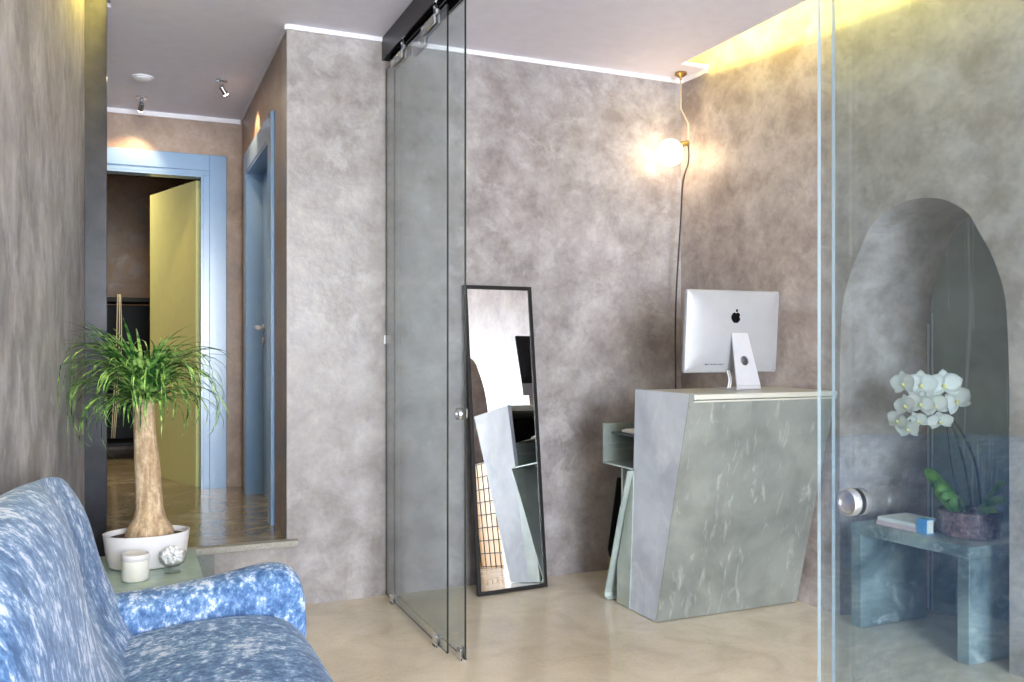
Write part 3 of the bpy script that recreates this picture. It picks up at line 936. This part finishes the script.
# flower places worked out on an upright plane through the pot
SN, CS = math.sin(YAW), math.cos(YAW)
def at_d(px, py, D):
    u = (px - 512) / FPX
    return Vector((D * (SN + u * CS), D * (CS - u * SN), EYE - (py - Y0) / FPX * D))
DO = 3.80
for base, path in [((ox - .03, oy + .01, zr), [(953, 470), (948, 430), (944, 410), (934, 397), (926, 392)]),
                   ((ox + .01, oy - .01, zr), [(966, 470), (956, 435), (949, 415), (944, 400), (944, 390)]),
                   ((ox + .05, oy - .02, zr), [(977, 470), (966, 440), (954, 420), (944, 411), (930, 407), (917, 413), (909, 422), (904, 431)])]:
    pp = [Vector(base)] + [at_d(x_, y_, DO) for x_, y_ in path]
    obj('stem', tube(bmesh.new(), smooth_path(pp, 6), .0056, 8), 'orchid_stem', orc, True)
rnd = random.Random(5)
def petal(bm, c, ax, up, ang, ln, wd, n, cup=.18):
    side = ax.cross(up).normalized()
    d = (up * math.cos(ang) + side * math.sin(ang)).normalized()
    s_ = ax.cross(d).normalized()
    prev = None
    for i in range(n + 1):
        u = i / n
        w_ = wd * .5 * math.sin(math.pi * (0.06 + .94 * u) ** .8) ** .6 if u < 1 else .001
        row = []
        for k in (-1, -.5, 0, .5, 1):
            q = c + d * ln * u + s_ * w_ * k + ax * (cup * ln * (u * u * .6 - .25 * abs(k) * 0 + .12 * k * k))
            row.append(bm.verts.new(q))
        if prev:
            for k in range(4):
                bm.faces.new((prev[k], prev[k + 1], row[k + 1], row[k]))
        prev = row
def flower(c, ax, size, roll):
    ax = Vector(ax).normalized()
    up = Vector((0, 0, 1)); up = (up - ax * up.dot(ax)).normalized()
    up = Matrix.Rotation(roll, 3, ax) @ up
    bm = bmesh.new()
    for a, l_, w_ in ((0, .5, .36), (R(128), .48, .32), (R(-128), .48, .32)):
        petal(bm, c - ax * .003, ax, up, a, size * l_, size * w_, 6)
    for a in (R(74), R(-74)):
        petal(bm, c + ax * .001, ax, up, a, size * .54, size * .62, 6)
    bmesh.ops.solidify(bm, geom=bm.faces[:], thickness=.0012)
    f = obj('flower', bm, 'orchid_petal', orc, True)
    bm = bmesh.new()
    for a in (R(150), R(-150), R(180)):
        petal(bm, c + ax * .006, ax, up, a, size * .17, size * .12, 4, -.8)
    bmesh.ops.create_uvsphere(bm, u_segments=10, v_segments=8, radius=size * .05, matrix=Matrix.Translation(c + ax * .008))
    obj('lip', bm, 'orchid_lip', f, True)
tocam = Vector((-.83, -.55, -.05))
for px, py, sz, dd, dv, roll in [(903.5, 384, .098, -.01, (-.9, .35, 0), .1), (921, 385, .112, -.03, (0, 0, -.05), 0), (944, 385, .118, -.02, (.15, -.2, -.05), .1),
                                 (956, 401, .112, .02, (.3, -.5, .1), .5), (921, 404, .100, -.04, (-.2, .2, -.1), -.2), (934, 405, .105, -.05, (-.1, .1, -.3), .3),
                                 (940, 421, .090, -.01, (.2, -.1, -.5), .2), (905.5, 406, .088, -.03, (-.4, .5, .2), .2), (898, 421, .088, -.02, (-.5, .5, 0), -.3),
                                 (908, 429, .085, -.04, (-.2, .2, -.3), .1), (918, 421, .075, -.02, (.1, .2, -.2), .4)]:
    flower(at_d(px, py, DO + dd), tocam + Vector(dv), sz * 1.18, roll)

# second niche, out of the picture, glimpsed in the mirror: black wire grid before a tan panel, warm light put into its colour
gr = thing('wire_grid', 'black wire grid screen before a tan board, seen only in the mirror', 'grid', (3.38, 1.2, 0))
bm = bmesh.new()
for i in range(9): tube(bm, [(3.36, .82 + i * .095, .004), (3.36, .82 + i * .095, .95)], .005, 6)
for i in range(9): tube(bm, [(3.36, .81, .02 + i * .115), (3.36, 1.59, .02 + i * .115)], .005, 6)
obj('wires', bm, 'frame_black', gr)
obj('board', B(3.42, 3.44, .83, 1.57, .002, .96, .003), 'tan_board_lit', gr)

# ------------------------------------------------------------------ sofa along the left wall
sf = thing('sofa', 'curvy pale blue crushed velvet sofa against the left wall', 'sofa', (.12, 2.2, 0))
def sect(y, zt, dx, rear=None, k=1.0):
    r = wl(y) + .025 if rear is None else rear
    f = [(r, .10), (r, .45), (r, zt - .13), (r + .015, zt - .02), (r + .08, zt + .008), (-.175 + dx, zt + .0), (-.118 + dx, zt - .085), (-.095 + dx, zt - .20), (-.068 + dx, .61), (-.02 + dx * .5, .49), (.06, .36), (.08, .10)]
    return [(x_, y, z_) for x_, z_ in f]
st = [(1.24, .60, -.05), (1.26, .84, -.03), (1.36, .955, -.02), (1.60, .985, -.01), (1.95, .995, .0), (2.20, .988, .0), (2.36, .972, -.02), (2.52, .955, -.045), (2.68, .940, -.030), (2.82, .918, .004), (2.93, .886, .008), (2.985, .82, -.01), (3.0, .64, -.04)]
bm = loft(bmesh.new(), [sect(*s_) for s_ in st])
obj('backrest', bm, 'blue_velvet', sf, True, 2)
def arm(yc, hw, sgn):
    rings = []
    for x_, zt, kw in [(-.20, .50, .8), (-.16, .545, 1), (0.0, .552, 1), (.15, .562, 1), (.30, .582, 1), (.39, .602, 1.03), (.46, .600, 1.03), (.51, .560, .98), (.522, .48, .86)]:
        h_ = hw * kw
        base = [(-1, .08), (-1, .35), (-1.0, zt - .08), (-.72, zt - .018), (0, zt), (.72, zt - .018), (1.0, zt - .08), (1, .35), (1, .08)]
        xo = (x_ - .30) if x_ > .40 else 0
        rings.append([(x_ - (.03 if (z_ < .30 and x_ > .45) else 0), yc + a * h_, z_ if z_ > .3 or x_ < .5 else z_ + .03) for a, z_ in base])
    return loft(bmesh.new(), rings)
obj('arm', arm(2.925, .105, 1), 'blue_velvet', sf, True, 2)
obj('arm', arm(1.315, .105, -1), 'blue_velvet', sf, True, 2)
# seat cushion, crowned in the middle and rolling over at the front
bm = bmesh.new()
rings = []
for y, s_ in [(1.40, .55), (1.42, .9), (1.55, 1), (1.9, 1.03), (2.3, 1.03), (2.65, 1.01), (2.80, .95), (2.835, .72)]:
    zt = .40 + .085 * s_
    f = [(-.08, .10), (-.08, zt - .06), (-.04, zt - .03), (.10, zt - .008), (.26, zt + .004), (.39, zt - .006), (.465, zt - .035), (.512, zt - .10), (.528, .30), (.52, .17), (.50, .10)]
    rings.append([(x_ if x_ < .4 else x_ - (1 - s_) * .05 + .0, y, z_) for x_, z_ in f])
loft(bm, rings)
obj('seat', bm, 'blue_velvet', sf, True, 2)
for x_, y in ((-.18, 1.4), (-.14, 2.85), (.44, 1.4), (.44, 2.85)):
    obj('leg', lathe(bmesh.new(), [(.018, .001), (.026, .11)], x_, y, 16), 'black_lacquer', sf, True, angle=40)

# ------------------------------------------------------------------ side table with palm, candle and bowl
TZ = .432
tb = thing('side_table', 'small side table with a frosted green glass top between sofa and step', 'table', (.085, 3.66, 0))
obj('tabletop', B(-.125, .255, 3.36, 3.975, TZ - .012, TZ, .003), 'frosted_glass', tb)
for x_ in (-.10, .23):
    for y in (3.385, 3.95):
        obj('leg', B(x_ - .014, x_ + .014, y - .014, y + .014, .001, TZ - .0125, .002), 'aluminium', tb)

px_, py_ = .063, 3.765
pp = thing('potted_palm', 'ponytail palm with arching leaves in an oval white planter on the side table', 'plant', (px_, py_, TZ))
obj('planter', lathe(bmesh.new(), [(.80, TZ + .0012), (.86, TZ + .006), (.93, TZ + .05), (.99, TZ + .125), (1.0, TZ + .131), (.955, TZ + .131), (.93, TZ + .105)], px_, py_, 48, .160, .118), 'white_ceramic', pp, True, angle=45)
obj('soil', lathe(bmesh.new(), [(.94, TZ + .100), (.90, TZ + .112), (.5, TZ + .122)], px_, py_, 40, .160, .118), 'soil', pp, True)
ring = []
tr_prof = [(.092, TZ + .085), (.091, TZ + .125), (.080, TZ + .15), (.062, TZ + .18), (.052, TZ + .22), (.049, TZ + .30), (.046, TZ + .42), (.042, TZ + .52), (.040, TZ + .60), (.040, TZ + .645), (.030, TZ + .665)]
rnd = random.Random(3)
for r_, z_ in tr_prof:
    k = (z_ - TZ) / .65
    cx = px_ + .008 - .014 * k + .006 * math.sin(k * 5)
    ring.append([(cx + r_ * (1 + .04 * rnd.uniform(-1, 1)) * math.cos(2 * math.pi * j / 24), py_ + min(r_, .085) * (1 + .04 * rnd.uniform(-1, 1)) * math.sin(2 * math.pi * j / 24), z_) for j in range(24)])
obj('trunk', loft(bmesh.new(), ring), 'bark', pp, True)
bm = bmesh.new()
rnd = random.Random(11)
zc0 = TZ + .655
for i in range(270):
    az = rnd.uniform(0, 2 * math.pi)
    kind = rnd.random()
    if kind < .50: ln, el, droop, wdt = rnd.uniform(.24, .46), rnd.uniform(R(64), R(90)), rnd.uniform(.9, 3.4), rnd.uniform(.006, .012)
    elif kind < .74: ln, el, droop, wdt = rnd.uniform(.28, .42), rnd.uniform(R(25), R(66)), rnd.uniform(1.6, 3.4), rnd.uniform(.004, .007)
    elif kind < .90: ln, el, droop, wdt = rnd.uniform(.42, .62), rnd.uniform(R(35), R(80)), rnd.uniform(2.8, 4.4), rnd.uniform(.0018, .0036)
    else: ln, el, droop, wdt = rnd.uniform(.16, .30), rnd.uniform(R(-15), R(35)), rnd.uniform(1.0, 2.6), rnd.uniform(.003, .006)
    n = 11
    p = Vector((px_ - .006 + .030 * math.cos(az), py_ + .030 * math.sin(az), zc0 + rnd.uniform(-.03, .02)))
    hd = az + rnd.uniform(-.25, .25)
    curl = rnd.uniform(-1.1, 1.1)
    prev = None
    for k in range(n + 1):
        u = k / n
        e = el - droop * u ** 1.35
        d = Vector((math.cos(hd) * math.cos(e), math.sin(hd) * math.cos(e), math.sin(e)))
        hd += curl / n
        s_ = d.cross(Vector((0, 0, 1)))
        s_ = s_.normalized() if s_.length > .05 else Vector((-math.sin(hd), math.cos(hd), 0))
        nrm = s_.cross(d)
        w_ = wdt * (1 - u ** 2.2) + .0006
        lim = wl(p.y) + .012
        q = Vector((max(p.x, lim), min(p.y, 4.36), p.z))
        row = [bm.verts.new(q - s_ * w_ + nrm * w_ * .5), bm.verts.new(q), bm.verts.new(q + s_ * w_ + nrm * w_ * .5)]
        if prev:
            for j in range(2): bm.faces.new((prev[j], prev[j + 1], row[j + 1], row[j]))
        prev = row
        p = p + d * ln / n
obj('foliage', bm, 'palm_leaf', pp, True)

cd = thing('candle', 'white candle jar with a lid on the side table', 'candle', (.023, 3.535, TZ))
obj('jar', lathe(bmesh.new(), [(.044, TZ + .001), (.047, TZ + .004), (.047, TZ + .072), (.043, TZ + .076)], .020, 3.54, 36), 'wax_white', cd, True, angle=40)
obj('lid', lathe(bmesh.new(), [(.0475, TZ + .0765), (.0485, TZ + .078), (.0485, TZ + .094), (.046, TZ + .097), (.040, TZ + .095)], .020, 3.54, 36), 'white_ceramic', cd, True, angle=40)

gx, gy = .150, 3.595
gb = thing('glass_bowl', 'small footed glass bowl on the side table beside the candle', 'bowl', (gx, gy, TZ))
obj('bowl', lathe(bmesh.new(), [(.008, TZ + .022), (.030, TZ + .026), (.046, TZ + .042), (.051, TZ + .060), (.047, TZ + .082), (.045, TZ + .082), (.049, TZ + .060), (.044, TZ + .044), (.028, TZ + .029), (.006, TZ + .026)], gx, gy, 36), 'clear_glass', gb, True)
obj('foot', lathe(bmesh.new(), [(.032, TZ + .001), (.030, TZ + .005), (.010, TZ + .010), (.008, TZ + .022)], gx, gy, 32), 'clear_glass', gb, True)
bm = bmesh.new()
rnd = random.Random(8)
for i in range(170):
    a, rr = rnd.uniform(0, 2 * math.pi), .037 * math.sqrt(rnd.random())
    zz = TZ + .034 + .060 * rnd.random() * (1 - (rr / .05) ** 2) + .012 * (rr / .04)
    r_ = rnd.uniform(.005, .009)
    if zz < TZ + .05: rr *= .8
    bmesh.ops.create_icosphere(bm, subdivisions=1, radius=r_, matrix=Matrix.Translation((gx + rr * math.cos(a), gy + rr * math.sin(a), zz)))
tag(obj('white_pebbles', bm, 'pebble_white', smooth=True), 'heap of small white pieces filling the footed glass bowl', 'pebbles', kind='stuff')
